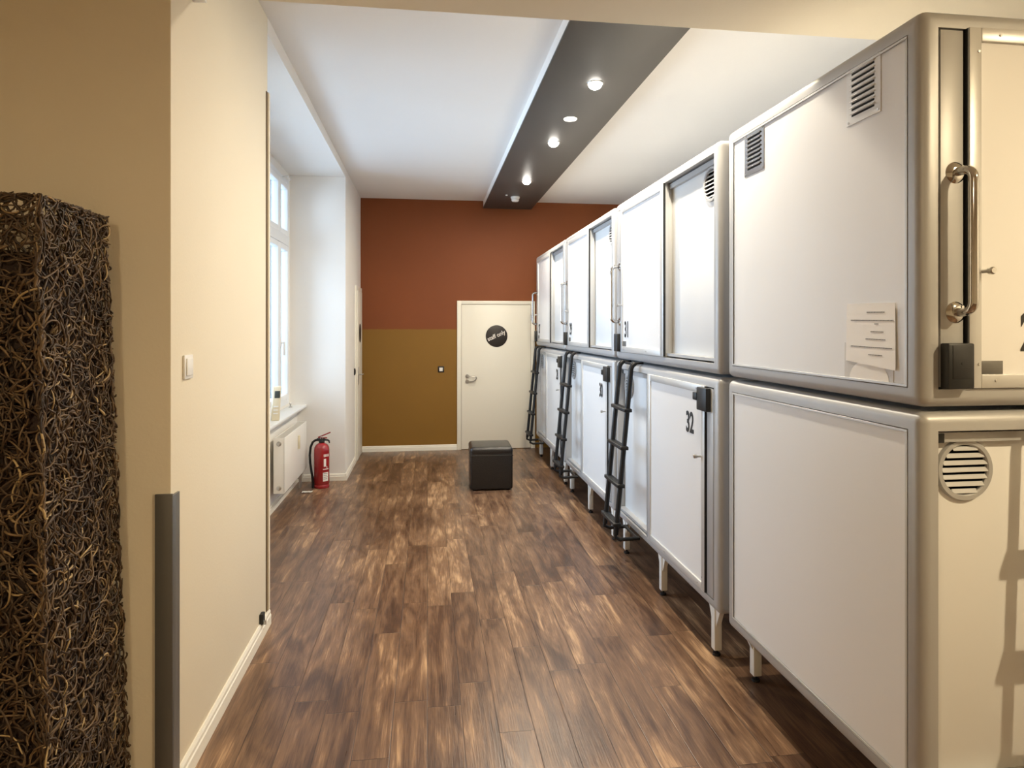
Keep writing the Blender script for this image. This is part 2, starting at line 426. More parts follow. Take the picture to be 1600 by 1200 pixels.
# door in the far left wall
bm = BM()
box(bm, (XL - .12, 8.0, 0), (XL + .018, 8.062, 2.17), .004); box(bm, (XL - .12, 8.62, 0), (XL + .018, 8.672, 2.17), .004)
box(bm, (XL - .12, 8.062, 2.115), (XL + .018, 8.62, 2.17), .004)
d2 = struct(obj('door_2', bm, 'door'), 'narrow cream door in the far left wall')
bx = boxo('door_leaf', (XL - .02, 8.066, .008), (XL + .026, 8.616, 2.11), 'door', d2, .003)
lever(d2, (XL + .026, 8.13, 1.05), (1, 0, 0), (0, 1, 0), 'steel', True)
b = BM(); lathe(b, [(.12, 0), (.12, .003), (0, .003)], (XL + .026, 8.34, 1.58), 'X', 40)
obj('round_sign', b, 'sign', d2)

# ---------------------------------------------------------------- ceiling fittings
LAMPS = []
def spotlight(x, y, z, label, lens='lens', power=60, col=(1, .93, .82), group='lit spotlights in the black bulkhead', rad=.042):
    t = thing('ceiling_spotlight', label, 'spotlight', (x, y, z), 0, group)
    b = BM(); lathe(b, [(.045, -.002), (.045, .003), (.049, .006), (.056, .004), (.058, 0), (.058, -.002)], (0, 0, 0), '-Z', 32); obj('trim_ring', b, 'steel', t)
    b = BM(); lathe(b, [(.046, -.002), (.046, .004), (.043, .016), (.034, .028), (.020, .036), (0, .038)], (0, 0, 0), '-Z', 32); obj('lens', b, lens, t)  # lens domed and enlarged to imitate the lamp's round bloom
    L = bpy.data.lights.new('lamp', 'AREA'); L.shape = 'DISK'; L.size = rad * 2; L.energy = power; L.color = col
    lo = bpy.data.objects.new('lamp_glow', L); COL.objects.link(lo); lo.parent = t; lo.location = (0, 0, -.041)
    return t
ZS = 3.272
FP = 34; FC = (1.0, .88, .69)
spotlight(1.10, 2.93, ZS, 'lit round spotlight in the black bulkhead close above the low ceiling edge', power=FP, col=FC)
spotlight(1.104, 4.143, ZS, 'largest glowing spotlight in the black bulkhead, nearest the low ceiling edge', power=FP, col=FC)
spotlight(1.095, 5.51, ZS, 'glowing spotlight in the black bulkhead, just beyond the flat pale disc', power=FP, col=FC)
spotlight(1.087, 6.992, ZS, 'smallest glowing spotlight in the black bulkhead, next to smoke detector', power=FP, col=FC)
b = BM(); lathe(b, [(.052, 0), (.052, .004), (.048, .008), (0, .008)], (0, 0, 0), '-Z', 36)
o = obj('ceiling_disc', b, 'disc'); o.location = (1.099, 4.867, ZS); tag(o, 'flat pale round disc light in black bulkhead, between two spotlights', 'ceiling light')
t = thing('smoke_detector', 'white smoke detector at far end of the black bulkhead', 'smoke detector', (1.079, 7.868, ZS))
b = BM(); lathe(b, [(.056, 0), (.056, .018), (.050, .024)], (0, 0, 0), '-Z'); obj('base', b, 'white', t)
b = BM(); lathe(b, [(.044, .022), (.048, .030), (.046, .048), (.034, .058), (0, .060)], (0, 0, 0), '-Z'); obj('sensor_head', b, 'white', t)
o = boxo('sensor_stud', (-.012, -.012, -.012), (.012, .012, 0), 'white', None, .003); o.location = (.955, 7.75, ZS)
tag(o, 'tiny white sensor stud left of smoke detector on black bulkhead', 'sensor')  # plain sensor stud on the black panel

NC = (1.0, .80, .50)
g = 'warm spotlights in the low front ceiling'
spotlight(2.42, .10, ZL, 'warm spotlight in low front ceiling ahead of the pod numbered 25', 'lenswarm', 62, NC, g)
spotlight(-1.08, -.75, ZL, 'warm spotlight in low front ceiling on the wicker column side', 'lenswarm', 30, NC, g)

# ---------------------------------------------------------------- sleeping pods
W, D, HL, HU = 1.71, 1.20, 1.155, 1.145
ZB, ZU = .25, 1.42
FW = .062

def pod_frame(h, parent):
    """rounded aluminium edge profiles round all six faces; faces themselves are open and take panels"""
    t = bmesh.new(); bmesh.ops.create_cube(t, size=1)
    for v in t.verts: v.co = Vector(((v.co.x + .5) * W, (v.co.y + .5) * D, (v.co.z + .5) * h))
    bmesh.ops.bevel(t, geom=t.edges[:], offset=.030, segments=5, profile=.5, affect='EDGES')
    big = [f for f in t.faces if f.calc_area() > .5]
    for f in big:
        front = f.normal.y < -.9
        bmesh.ops.inset_region(t, faces=[f], thickness=FW - .030, depth=0)
        bmesh.ops.inset_region(t, faces=[f], thickness=.0015, depth=-.004 if not front else -.055)
    bmesh.ops.delete(t, geom=big, context='FACES_ONLY')
    bmesh.ops.recalc_face_normals(t, faces=t.faces)
    return obj('frame', t, 'alu', parent)

def round_vent(c, r, parent, m='alu'):
    """round louvre grille facing -Y"""
    b = BM(); x, y, z = c
    lathe(b, [(r * .80, .0), (r * .80, .008), (r * .84, .012), (r * .97, .012), (r, .008), (r, 0)], c, '-Y', 48)
    n = 7
    for k in range(n):
        zz = -r * .80 + (k + .5) * (1.6 * r / n)
        hw = math.sqrt(max(0, (r * .81) ** 2 - zz ** 2))
        q = BM(); box(q, (-hw, -.0012, -.0072), (hw, .0012, .0072))
        merge(b, q, Matrix.Translation((x, y - .007, z + zz)) @ Matrix.Rotation(math.radians(-38), 4, 'X'))
    o = obj('round_vent', b, m, parent)
    b = BM(); lathe(b, [(0, .0005), (r * .8, .0005)], c, '-Y', 40); obj('vent_opening', b, 'dark', o)
    return o

def louvre(parent, yc, zc, w, h, xface, m):
    """flat louvred plate facing -X on the pod's end panel"""
    b = BM(); box(b, (xface - .003, yc - w / 2, zc - h / 2), (xface, yc + w / 2, zc + h / 2), .0008, 1)
    o = obj('louvre_vent', b, m, parent)
    n = 8; s = BM(); q = BM()
    for k in range(n):
        zz = zc - h * .40 + (k + .5) * h * .80 / n
        box(s, (xface - .0036, yc - w * .33, zz - h * .022), (xface - .0030, yc + w * .33, zz + h * .012))
        c = BM(); box(c, (-.004, -w * .35, -.0018), (.004, w * .35, .0018), .0008, 1)
        merge(q, c, Matrix.Translation((xface - .006, yc, zz + h * .030)) @ Matrix.Rotation(math.radians(-35), 4, 'Y'))
    obj('slot', s, 'dark', o); obj('louvre_blade', q, m, o)
    for sy in (-1, 1):
        for sz in (-1, 1):
            e = BM(); cyl(e, (xface - .0045, yc + sy * w * .43, zc + sz * h * .45), (xface - .002, yc + sy * w * .43, zc + sz * h * .45), .004, 10); obj('screw', e, 'steel', o)
    return o

def digits(s, cx, cz, h, y, parent):
    b = text_bm(s, h / .727, .70, h * .034, .0006, .95)
    bmesh.ops.transform(b, matrix=Matrix.Translation((cx, y, cz)) @ Matrix.Rotation(PI / 2, 4, 'X'), verts=b.verts)
    return obj('number', b, 'digit', parent)

def pod(x, y, rz, lower, number, label, group, numx=None, end_vents=False):
    h = HL if lower else HU
    t = thing('sleeping_pod', label, 'sleeping pod', (x, y, ZB if lower else ZU), rz, group)
    pod_frame(h, t)
    e = FW + .0015; th = .006
    # side, back, top, bottom panels
    boxo('side_panel', (.0045, e - .002, e - .002), (.03, D - e + .002, h - e + .002), 'panel', t)
    boxo('side_panel', (W - .03, e - .002, e - .002), (W - .0045, D - e + .002, h - e + .002), 'panel', t)
    boxo('back_panel', (e - .002, D - .03, e - .002), (W - e + .002, D - .0045, h - e + .002), 'panel', t)
    boxo('top_panel', (e - .002, e - .002, h - .03), (W - e + .002, D - e + .002, h - .0045), 'panel', t)
    boxo('bottom_panel', (e - .002, e - .002, .0045), (W - e + .002, D - e + .002, .03), 'panel', t)
    # slim bright bead round the visible end panels
    for xf, s in ((.0, -1), (W, 1)):
        b = BM()
        for (a, c) in (((e - .008, e - .008), (D - e + .008, e)), ((e - .008, h - e), (D - e + .008, h - e + .008)), ((e - .008, e), (e, h - e)), ((D - e, e), (D - e + .008, h - e))):
            box(b, (xf - .0015, a[0], a[1]), (xf + .0015, c[0], c[1]), .0007, 1)
        obj('panel_bead', b, 'alul', t)
    mir = (lambda q: W - q) if lower else (lambda q: q)
    def bx(name, a, b_, m, par=t, bev=.002):
        xa, xb = sorted((mir(a[0]), mir(b_[0])))
        return boxo(name, (xa, a[1], a[2]), (xb, b_[1], b_[2]), m, par, bev)
    # jamb, track rails, fixed recessed panel, divider
    bx('jamb', (FW - .003, -.0008, FW - .003), (.131, .05, h - FW + .003), 'alu', t, .0006)
    boxo('sliding_track', (FW, .030, h - FW - .028), (W - FW, .055, h - FW), 'alu', t)
    boxo('sliding_track', (FW, .012, FW), (W - FW, .055, FW + .016), 'alu', t)
    bx('fixed_panel', (.93, .052, FW), (W - FW, .066, h - FW), 'inner')
    bx('divider', (.93, .030, FW + .016), (.985, .052, h - FW - .028), 'alul')
    # sliding door with its own frame
    da, db, dz0, dz1 = .143, .995, .055, h - .050
    dr = bx('sliding_door', (da + .03, -.002, dz0 + .03), (db - .04, .024, dz1 - .03), 'panel', t, .0)
    f = BM()
    for (a, c) in (((da, dz0), (da + .04, dz1)), ((db - .052, dz0), (db, dz1)), ((da + .04, dz0), (db - .052, dz0 + .04)), ((da + .04, dz1 - .04), (db - .052, dz1))):
        xa, xb = sorted((mir(a[0]), mir(c[0]))); box(f, (xa, -.010, a[1]), (xb, .028, c[1]), .003)
    obj('door_frame', f, 'alul', dr)
    for (a, c, y_) in ((da - .005, da - .0005, .012), (db + .0005, db + .004, .004)):
        bx('gap_strip', (a, -.0095, dz0 + .004), (c, y_, dz1 - .004), 'digit', dr, 0)  # black strip paints the shaded gap along each sliding door edge
    if lower: bx('track_stop', (W - .098, .028, h - .092), (W - .068, .050, h - .064), 'digit', t, .002)
    for (xx, zz) in ((da + .030, dz0 + .07), (da + .030, dz1 - .07), (da + .085, dz0 + .022), (da + .10, dz1 - .020), (da + .55, dz0 + .022)):
        f = BM(); cyl(f, (mir(xx), -.0125, zz), (mir(xx), -.009, zz), .0038, 8); obj('screw', f, 'steel', dr)
    # knob
    kz = .392 if not lower else .74
    f = BM(); lathe(f, [(.006, 0), (.006, .018), (.010, .022), (.011, .034), (.008, .038), (0, .038)], (mir(.186), -.010, kz), '-Y', 16)
    obj('door_knob', f, 'steel', dr)
    if not lower:
        plate = bx('latch_plate', (.183, -.005, .096), (.256, -.002, .134), 'guard', dr, .001)
    # number
    if numx is None: numx = .262 if not lower else mir(1.377 - 0)
    if lower: digits(number, 1.372, .893, .112, -.0032, dr)
    else: digits(number, numx, .218, .112, -.0032, dr)
    # vent in the fixed panel
    round_vent((mir(W - .178), .052, h - .176), .092, t, 'alu')
    # lock box
    lk = BM()
    if lower:
        box(lk, (mir(.196), -.030, h - .176), (mir(.082), -.001, h - .058), .006, 2); box(lk, (mir(.235), -.034, h - .128), (mir(.190), -.012, h - .088), .004, 2)
        o = obj('lock_box', lk, 'blackplastic', t)
    else:
        box(lk, (.056, -.034, .056), (.138, -.001, .186), .005, 2)
        o = obj('lock_box', lk, 'blackplastic', t)
        k = BM(); box(k, (.068, -.0355, .085), (.128, -.033, .180), .003, 2); cyl(k, (.098, -.0365, .128), (.098, -.034, .128), .004, 12); obj('lock_plate', k, 'digit', o)
        # grab handle
        g = BM(); hx = .106; z0, z1 = .274, .676; so = .064
        pts = [(hx, 0, z0)] + [tuple(p) for p in arc((hx, -so + .03, z0 + .03), .03, -PI / 2, -PI, 6, (0, 1, 0), (0, 0, 1))]
        pts += [tuple(p) for p in arc((hx, -so + .03, z1 - .03), .03, PI, PI / 2, 6, (0, 1, 0), (0, 0, 1))] + [(hx, 0, z1)]
        tube(g, pts, .0125, 16)
        gh = obj('grab_handle', g, 'chrome', t)
        for zz in (z0, z1):
            r = BM(); lathe(r, [(.031, 0), (.031, .004), (.024, .010), (.014, .013), (0, .013)], (hx, .002, zz), '-Y', 32)
            cyl(r, (hx + .016, -.009, zz + .016), (hx + .016, -.011, zz + .016), .004, 8)
            obj('rosette', r, 'chrome', gh)
    if lower:
        for lx in (.12, W / 2, W - .12):
            for ly in (.045, D - .045):
                if abs(lx - W / 2) < .01 and ly > .5 and False: continue
                b = BM(); s = .02
                box(b, (lx - s, ly - s, -ZB + .03), (lx + s, ly + s, .002), .004)
                # gusset
                for sx in (1, -1):
                    v = [bm_v for bm_v in ((lx + sx * s, -.002), (lx + sx * (s + .045), -.002), (lx + sx * s, -.10))]
                    p0 = [b.verts.new((q[0], ly - .012, q[1])) for q in v]; p1 = [b.verts.new((q[0], ly + .012, q[1])) for q in v]
                    b.faces.new(p0); b.faces.new(p1[::-1])
                    for k in range(3): b.faces.new((p0[k], p0[(k + 1) % 3], p1[(k + 1) % 3], p1[k]))
                lg = obj('leg', b, 'legw', t)
                q = BM(); lathe(q, [(.018, 0), (.020, .004), (.018, .012), (.007, .014), (.007, .034)], (lx, ly, -ZB), 'Z', 16); obj('levelling_foot', q, 'black', lg)
    if end_vents:
        louvre(t, 1.912 - y, 2.424 - ZU, .165, .196, .0045, 'frame')
        louvre(t, 2.612 - y, 2.413 - ZU, .165, .188, .0045, 'chrome')
    return t

GU, GL = 'upper row of numbered sleeping pods', 'lower row of numbered sleeping pods'
PX = 1.40
pod(PX, 1.66, 0, False, '25', 'nearest upper white sleeping pod, two louvred vents and paper notice on its end', GU, numx=.366, end_vents=True)
pod(PX, 1.66, 0, True, '26', 'nearest lower white sleeping pod with grey round vent in front, blank end panel', GL)
R = -PI / 2
YS = (4.655, 6.43, 8.205)
UL = (('31', 'upper white sleeping pod numbered 31 with round vent, above pod 32'),
      ('29', 'upper white sleeping pod numbered 29, above pod 30'),
      ('27', 'upper white sleeping pod at the row\'s far end, beside staff door'))
LL = (('32', 'lower white sleeping pod numbered 32 with black lock box, beneath pod 31'),
      ('30', 'lower white sleeping pod numbered 30, beneath pod 29'),
      ('28', 'lower white sleeping pod at the row\'s far end numbered 28, beside staff door'))
for yy, u, l_ in zip(YS, UL, LL):
    pod(PX, yy, R, False, u[0], u[1], GU)
    pod(PX, yy, R, True, l_[0], l_[1], GL)

# ---------------------------------------------------------------- ladders
def ladder():
    t = thing('pod_ladder', '', 'ladder', (0, 0, 0), 0, 'black ladders hooked on the pods')
    # local frame like the pod's: X along the front, -Y out of the front, Z up (from the floor)
    zt, zb = 1.36, .275; yt, yb = -.055, -.160
    sp = .258
    def yat(z): return yt + (yb - yt) * (zt - z) / (zt - zb)
    for sx in (0, sp):
        pts = [(sx, .03, 1.4125), (sx, -.012, 1.4125)]
        pts += [(sx, -.030, 1.409), (sx, -.046, 1.396), (sx, yt, 1.375)]
        for k in range(1, 8):
            z = zt - (zt - zb) * k / 7; pts.append((sx, yat(z), z))
        b = BM(); rr = [.0062, .0075] + [.017] * (len(pts) - 2)
        tube(b, pts, rr, 12)
        obj('rail', b, 'black', t)
    # hoop at the foot returning to the pod
    b = BM(); y1 = .004; c = .05
    pts = [(0, yb, zb + .01), (0, yb - .004, zb - .02), (0, yb + .03, zb - .035), (0, y1, zb - .030)]
    tube(b, pts, .0125, 10)
    pts = [(sp, yb, zb + .01), (sp, yb - .004, zb - .02), (sp, yb + .03, zb - .035), (sp, y1, zb - .030)]
    tube(b, pts, .0125, 10)
    tube(b, [(0, -.012, zb - .030), (sp, -.012, zb - .030)], .0115, 10)
    obj('spacer_hoop', b, 'black', t)
    for z in (1.10, .85, .60, .345):
        b = BM(); y = yat(z); box(b, (-.03, y - .030, z - .012), (sp + .03, y + .024, z + .012), .005, 2)
        o = obj('rung', b, 'black', t)
        q = BM()
        for k in range(4): box(q, (.02, y - .022 + k * .010, z + .012), (sp - .02, y - .017 + k * .010, z + .0135))
        obj('grip_rib', q, 'blackplastic', o)
    b = BM(); box(b, (.03, -.026, 1.395), (sp - .03, -.018, 1.4125), .003); obj('top_bar', b, 'black', t)
    return t
def children(o): return [c for c in bpy.data.objects if c.parent == o]
def dup(o):
    r = o.copy(); COL.objects.link(r)
    for ch in children(o):
        c = ch.copy(); COL.objects.link(c); c.parent = r
        for g_ in children(ch):
            d_ = g_.copy(); COL.objects.link(d_); d_.parent = c
    return r
lad0 = ladder()
for k, (x, y, rz, lab) in enumerate(((PX, YS[0] - .271, R, 'black metal ladder leaning on the lower pod numbered 32'),
                                     (PX, YS[1] - .271, R, 'black metal ladder leaning on the lower pod numbered 30'),
                                     (PX, YS[2] - .271, R, 'black metal ladder on the farthest pod, in front of staff door'),
                                     (1.80, 1.66, 0, 'black metal ladder on front of the nearest lower pod'))):
    o = lad0 if k == 0 else dup(lad0)
    o.location = (x, y, 0); o.rotation_euler = (0, 0, rz); o['label'] = lab

# ---------------------------------------------------------------- notice on the end panel
t = thing('leaflet_holder', 'pale acrylic leaflet pocket below the paper notice on nearest upper pod', 'leaflet holder', (PX + .0045, 1.66, 0))
boxo('pocket', (-.0022, .115, 1.452 + .03), (0, .345, 1.60), 'acrylic', t, .0006, 1)
b = BM()
ctr = Vector((-.0026, .225, 1.483))
vs = [b.verts.new(ctr + Vector((0, math.cos(a) * .092, math.sin(a) * .062))) for a in [PI * k / 20 for k in range(21)]]
b.faces.new(vs); r_ = bmesh.ops.extrude_face_region(b, geom=b.faces[:]); bmesh.ops.translate(b, vec=(-.0006, 0, 0), verts=[v for v in r_['geom'] if isinstance(v, bmesh.types.BMVert)])
obj('thumb_flap', b, 'paper', t)
t = thing('paper_notice', 'white printed paper notice stuck on the end of the nearest upper pod', 'notice', (PX + .0045, 1.66, 0))
b = BM(); pv = [(.330, 1.731), (.106, 1.726), (.100, 1.520), (.335, 1.540)]
# slightly curled sheet
n_ = 8; rows = []
for i in range(n_ + 1):
    f = i / n_; row = []
    for j in range(n_ + 1):
        g_ = j / n_
        yy = (pv[0][0] * (1 - g_) + pv[1][0] * g_) * (1 - f) + (pv[3][0] * (1 - g_) + pv[2][0] * g_) * f
        zz = (pv[0][1] * (1 - g_) + pv[1][1] * g_) * (1 - f) + (pv[3][1] * (1 - g_) + pv[2][1] * g_) * f
        row.append((yy, zz))
    rows.append(row)
vv = [[b.verts.new((-.0042 - .003 * (i / n_) ** 2 * (j / n_), q[0], q[1])) for j, q in enumerate(row)] for i, row in enumerate(rows)]
for i in range(n_):
    for j in range(n_): b.faces.new((vv[i][j], vv[i][j + 1], vv[i + 1][j + 1], vv[i + 1][j]))
r_ = bmesh.ops.extrude_face_region(b, geom=b.faces[:]); bmesh.ops.translate(b, vec=(.0006, 0, 0), verts=[v for v in r_['geom'] if isinstance(v, bmesh.types.BMVert)])
sheet = obj('sheet', b, 'paper', t)
for (f0, f1, fz, th_) in ((.44, .80, .14, .0028), (.10, .97, .27, .0028), (.60, .68, .325, .0026), (.52, .78, .45, .0026), (.42, .82, .57, .0026), (.10, .95, .70, .0028), (.48, .76, .82, .0026)):
    random.seed(int(fz * 100)); x = f0; b = BM()
    while x < f1:
        w_ = random.uniform(.02, .06); e_ = min(f1, x + w_)
        def P(fx): return .330 - .226 * fx, 1.729 - (1.729 - 1.530) * fz - .004 * fx
        a_, c_ = P(x), P(e_)
        dx_ = -.0049 - .003 * fz ** 2 * x
        box(b, (dx_ - .0004, c_[0], a_[1] - th_ / 2), (dx_, a_[0], a_[1] + th_ / 2)); x = e_ + .006
    obj('printed_text', b, 'ink', sheet)

# ---------------------------------------------------------------- pouf
t = thing('pouf', 'black leather cube pouf on the floor before staff door', 'pouf', (.648, 6.655, 0), math.radians(-1.5))
h2 = .216
b = BM(); box(b, (-h2, -h2, .012), (h2, h2, .405), .022, 4); obj('body', b, 'leather', t)
b = BM(); box(b, (-h2 - .003, -h2 - .003, .355), (h2 + .003, h2 + .003, .44), .034, 5)
for v in b.verts:
    if v.co.z > .42: v.co.z += .012 * (1 - (v.co.x / h2) ** 2) * (1 - (v.co.y / h2) ** 2)
obj('seat_cushion', b, 'leather', t)
b = BM()
q = h2 + .002
tube(b, [(-q, -q, .357), (q, -q, .357), (q, q, .357), (-q, q, .357), (-q, -q, .357)], .0035, 8); obj('piping', b, 'leather', t)
for sx in (-1, 1):
    for sy in (-1, 1):
        b = BM(); cyl(b, (sx * .17, sy * .17, 0), (sx * .17, sy * .17, .014), .02, 14); obj('foot', b, 'black', t)

# ---------------------------------------------------------------- fire extinguisher
t = thing('fire_extinguisher', 'red fire extinguisher with black hose on floor by radiator', 'fire extinguisher', (-1.085, 6.82, 0))
b = BM(); lathe(b, [(0, 0), (.074, 0), (.078, .006), (.078, .03), (.075, .034), (.0755, .04), (.078, .044), (.078, .385), (.074, .415), (.060, .440), (.038, .455), (.028, .460), (.026, .470), (0, .470)], n=40); obj('cylinder', b, 'red', t)
b = BM(); lathe(b, [(.028, .462), (.030, .466), (.030, .478), (.022, .486), (.022, .505), (.0, .505)], n=24); box(b, (-.05, -.014, .480), (.035, .014, .508), .005, 2); obj('valve', b, 'blackplastic', t)
b = BM(); box(b, (-.030, -.011, .505), (.055, .011, .516), .003); q = BM(); box(q, (-.05, -.012, -.006), (.085, .012, .006), .003); merge(b, q, Matrix.Translation((.01, 0, .535)) @ Matrix.Rotation(math.radians(-22), 4, 'Y')); obj('squeeze_lever', b, 'red', t)
b = BM(); tube(b, [(.03, 0, .49), (.06, 0, .488), (.075, 0, .475), (.078, 0, .455)], [.010, .010, .009, .006], 10); obj('carry_grip', b, 'blackplastic', t)
b = BM(); ring = arc((.0, -.02, .515), .014, 0, 2 * PI, 16, (1, 0, 0), (0, 0, 1)); tube(b, ring, .002, 6, False); obj('safety_pin', b, 'steel', t)
b = BM(); pts = [(-.03, -.005, .492), (-.06, -.008, .490), (-.088, -.012, .470), (-.108, -.016, .42), (-.116, -.018, .34), (-.112, -.02, .26), (-.100, -.022, .18), (-.088, -.022, .11)]
tube(b, pts, .012, 12); hs = obj('hose', b, 'black', t)
b = BM(); tube(b, [(-.090, -.022, .12), (-.084, -.022, .05), (-.080, -.022, .006)], [.014, .013, .017], 12); obj('nozzle', b, 'black', hs)
def wrap(a0, a1, z0, z1, m, name, r=.0785, parent=t):
    b = BM(); n = 12; lo, hi = [], []
    for k in range(n + 1):
        a = math.radians(a0 + (a1 - a0) * k / n); lo.append(b.verts.new((r * math.cos(a), r * math.sin(a), z0))); hi.append(b.verts.new((r * math.cos(a), r * math.sin(a), z1)))
    for k in range(n): b.faces.new((lo[k], lo[k + 1], hi[k + 1], hi[k]))
    r_ = bmesh.ops.extrude_face_region(b, geom=b.faces[:])
    for v in r_['geom']:
        if isinstance(v, bmesh.types.BMVert): v.co.x *= 1.006; v.co.y *= 1.006
    return obj(name, b, m, parent)
lb = wrap(-72, -28, .075, .165, 'labelw', 'white_label')
wrap(-66, -60, .325, .352, 'labelw', 'printed_mark'); wrap(-56, -50, .325, .352, 'labelw', 'printed_mark'); wrap(-45, -38, .325, .352, 'labelw', 'printed_mark'); wrap(-33, -24, .325, .352, 'labelw', 'printed_mark')
wrap(-66, -48, .225, .305, 'labelw', 'pictogram'); wrap(-44, -38, .210, .225, 'labelw', 'pictogram'); wrap(-72, -26, .195, .203, 'labelw', 'printed_line')
for k in range(4): wrap(-68, -34 - 4 * (k % 2), .150 - .018 * k, .156 - .018 * k, 'ink', 'printed_line', .0791, lb)

# ---------------------------------------------------------------- radiator
t = thing('radiator', 'white panel radiator on the wall under window sill', 'radiator', (0, 0, 0))
ra, rb, rz0, rz1 = 5.86, 6.90, .185, .675
boxo('front_panel', (-1.262, ra, rz0), (-1.250, rb, rz1), 'radiator', t, .005)
boxo('rear_panel', (-1.345, ra + .01, rz0), (-1.333, rb - .01, rz1), 'radiator', t, .004)
b = BM(); box(b, (-1.345, ra, rz0), (-1.250, ra + .010, rz1), .003); obj('side_cover', b, 'radiator', t)
b = BM(); box(b, (-1.345, rb - .010, rz0), (-1.250, rb, rz1), .003); obj('side_cover', b, 'radiator', t)
b = BM()
for k in range(26):
    y = ra + .03 + k * (rb - ra - .06) / 25; box(b, (-1.333, y, rz1 - .012), (-1.262, y + .008, rz1 - .002))
obj('top_grille', b, 'radiator', t)
b = BM()
for k in range(24):
    y = ra + .05 + k * (rb - ra - .10) / 23; box(b, (-1.333, y, rz0 + .02), (-1.262, y + .003, rz1 - .03))
obj('convector_fins', b, 'radiator', t)
for zz in (rz0 + .05, rz1 - .05):
    b = BM(); lathe(b, [(.021, 0), (.021, .006), (.015, .010), (0, .010)], (0, 0, 0), '-Y', 20); bmesh.ops.translate(b, vec=(-1.298, ra, zz), verts=b.verts)
    obj('end_plug', b, 'steel', t)
boxo('heat_meter', (-1.250, 6.44, .47), (-1.232, 6.475, .60), 'beige', t, .004)
b = BM(); tube(b, [(-1.30, rb - .05, rz0 + .01), (-1.30, rb - .05, .10), (-1.30, rb - .05, .0)], .010, 10); tube(b, [(-1.30, rb - .10, rz0 + .01), (-1.30, rb - .10, .0)], .010, 10); obj('pipe', b, 'steel', t); b = BM(); box(b, (-1.325, rb - .12, .10), (-1.275, rb - .03, .14), .006, 2)
obj('pipe_valve', b, 'steel', t)
b = BM()
for y in (ra + .2, rb - .2): box(b, (XW, y - .02, rz0 + .08), (-1.345, y + .02, rz1 - .06))
obj('mounting_bracket', b, 'steel', t)

# things on the sill
t = thing('intercom_handset', 'beige box with small dark screen standing on window sill', 'intercom', (-1.345, 5.93, .825), math.radians(12))
b = BM(); box(b, (-.036, -.05, 0), (.036, .05, .30), .010, 3)
for v in b.verts: v.co.y += .10 * v.co.z; v.co.x += .05 * (v.co.z)
obj('casing', b, 'beige', t)
b = BM(); box(b, (-.016, -.054, .20), (.030, -.047, .262), .003)
for v in b.verts: v.co.y += .10 * v.co.z; v.co.x += .05 * (v.co.z)
obj('screen', b, 'screen', t)
b = BM()
for k in range(3): box(b, (-.02, -.053, .06 + .03 * k), (.02, -.049, .07 + .03 * k), .002)
for v in b.verts: v.co.y += .10 * v.co.z; v.co.x += .05 * (v.co.z)
obj('speaker_slot', b, 'white', t)
t = thing('wooden_block', 'dark brown wooden block with thin rod on window sill behind beige box', 'block', (-1.375, 5.62, .825))
boxo('block', (-.035, -.04, 0), (.03, .04, .26), 'brown', t, .004)
b = BM(); cyl(b, (0, 0, .25), (0, 0, .40), .006, 8); obj('rod', b, 'blackplastic', t)
b = BM(); lathe(b, [(.018, 0), (.018, .006), (.008, .012), (.008, .035), (.014, .04), (.010, .05), (0, .05)], n=16)
o = obj('sash_stop', b, 'steel'); o.location = (-1.405, 6.86, .825); tag(o, 'small grey metal stop on the far end of window sill', 'sash stop')
b = BM(); n_ = 6
vv = [[b.verts.new((-1.245 + .10 * i / n_ , 6.60 + .05 * j / n_, .001 + .008 * abs(math.sin(i * 1.3 + j)))) for j in range(n_ + 1)] for i in range(n_ + 1)]
for i in range(n_):
    for j in range(n_): b.faces.new((vv[i][j], vv[i + 1][j], vv[i + 1][j + 1], vv[i][j + 1]))
r_ = bmesh.ops.extrude_face_region(b, geom=b.faces[:]); bmesh.ops.translate(b, vec=(0, 0, .0006), verts=[v for v in r_['geom'] if isinstance(v, bmesh.types.BMVert)])
tag(obj('paper_scrap', b, 'scrap'), 'crumpled scrap of white paper on floor under the radiator', 'paper scrap')

# ---------------------------------------------------------------- wicker column
t = thing('wicker_column', 'tall hollow column of tangled dark brown wicker before cream wall', 'wicker column', (-1.245, 2.10, 0))
ZT = 2.02
def half(z): return .232 - .052 * z / ZT          # half width shrinks upwards
def pos(face, s, z, out=0.0):
    hx = half(z) + out; u = s * half(z)
    return {0: Vector((u, -hx, z)), 1: Vector((hx, u, z)), 2: Vector((-u, hx, z)), 3: Vector((-hx, -u, z))}[face]
b = BM(); rr = []
for z in (.01, .6, 1.2, 1.86):
    k = half(z) - .016; rr.append([b.verts.new((sx * k, sy * k, z)) for sx, sy in ((-1, -1), (1, -1), (1, 1), (-1, 1))])
for a, c in zip(rr, rr[1:]):
    for k in range(4): b.faces.new((a[k], a[(k + 1) % 4], c[(k + 1) % 4], c[k]))
b.faces.new(rr[0][::-1]); b.faces.new(rr[-1]); obj('liner', b, 'liner', t, False)

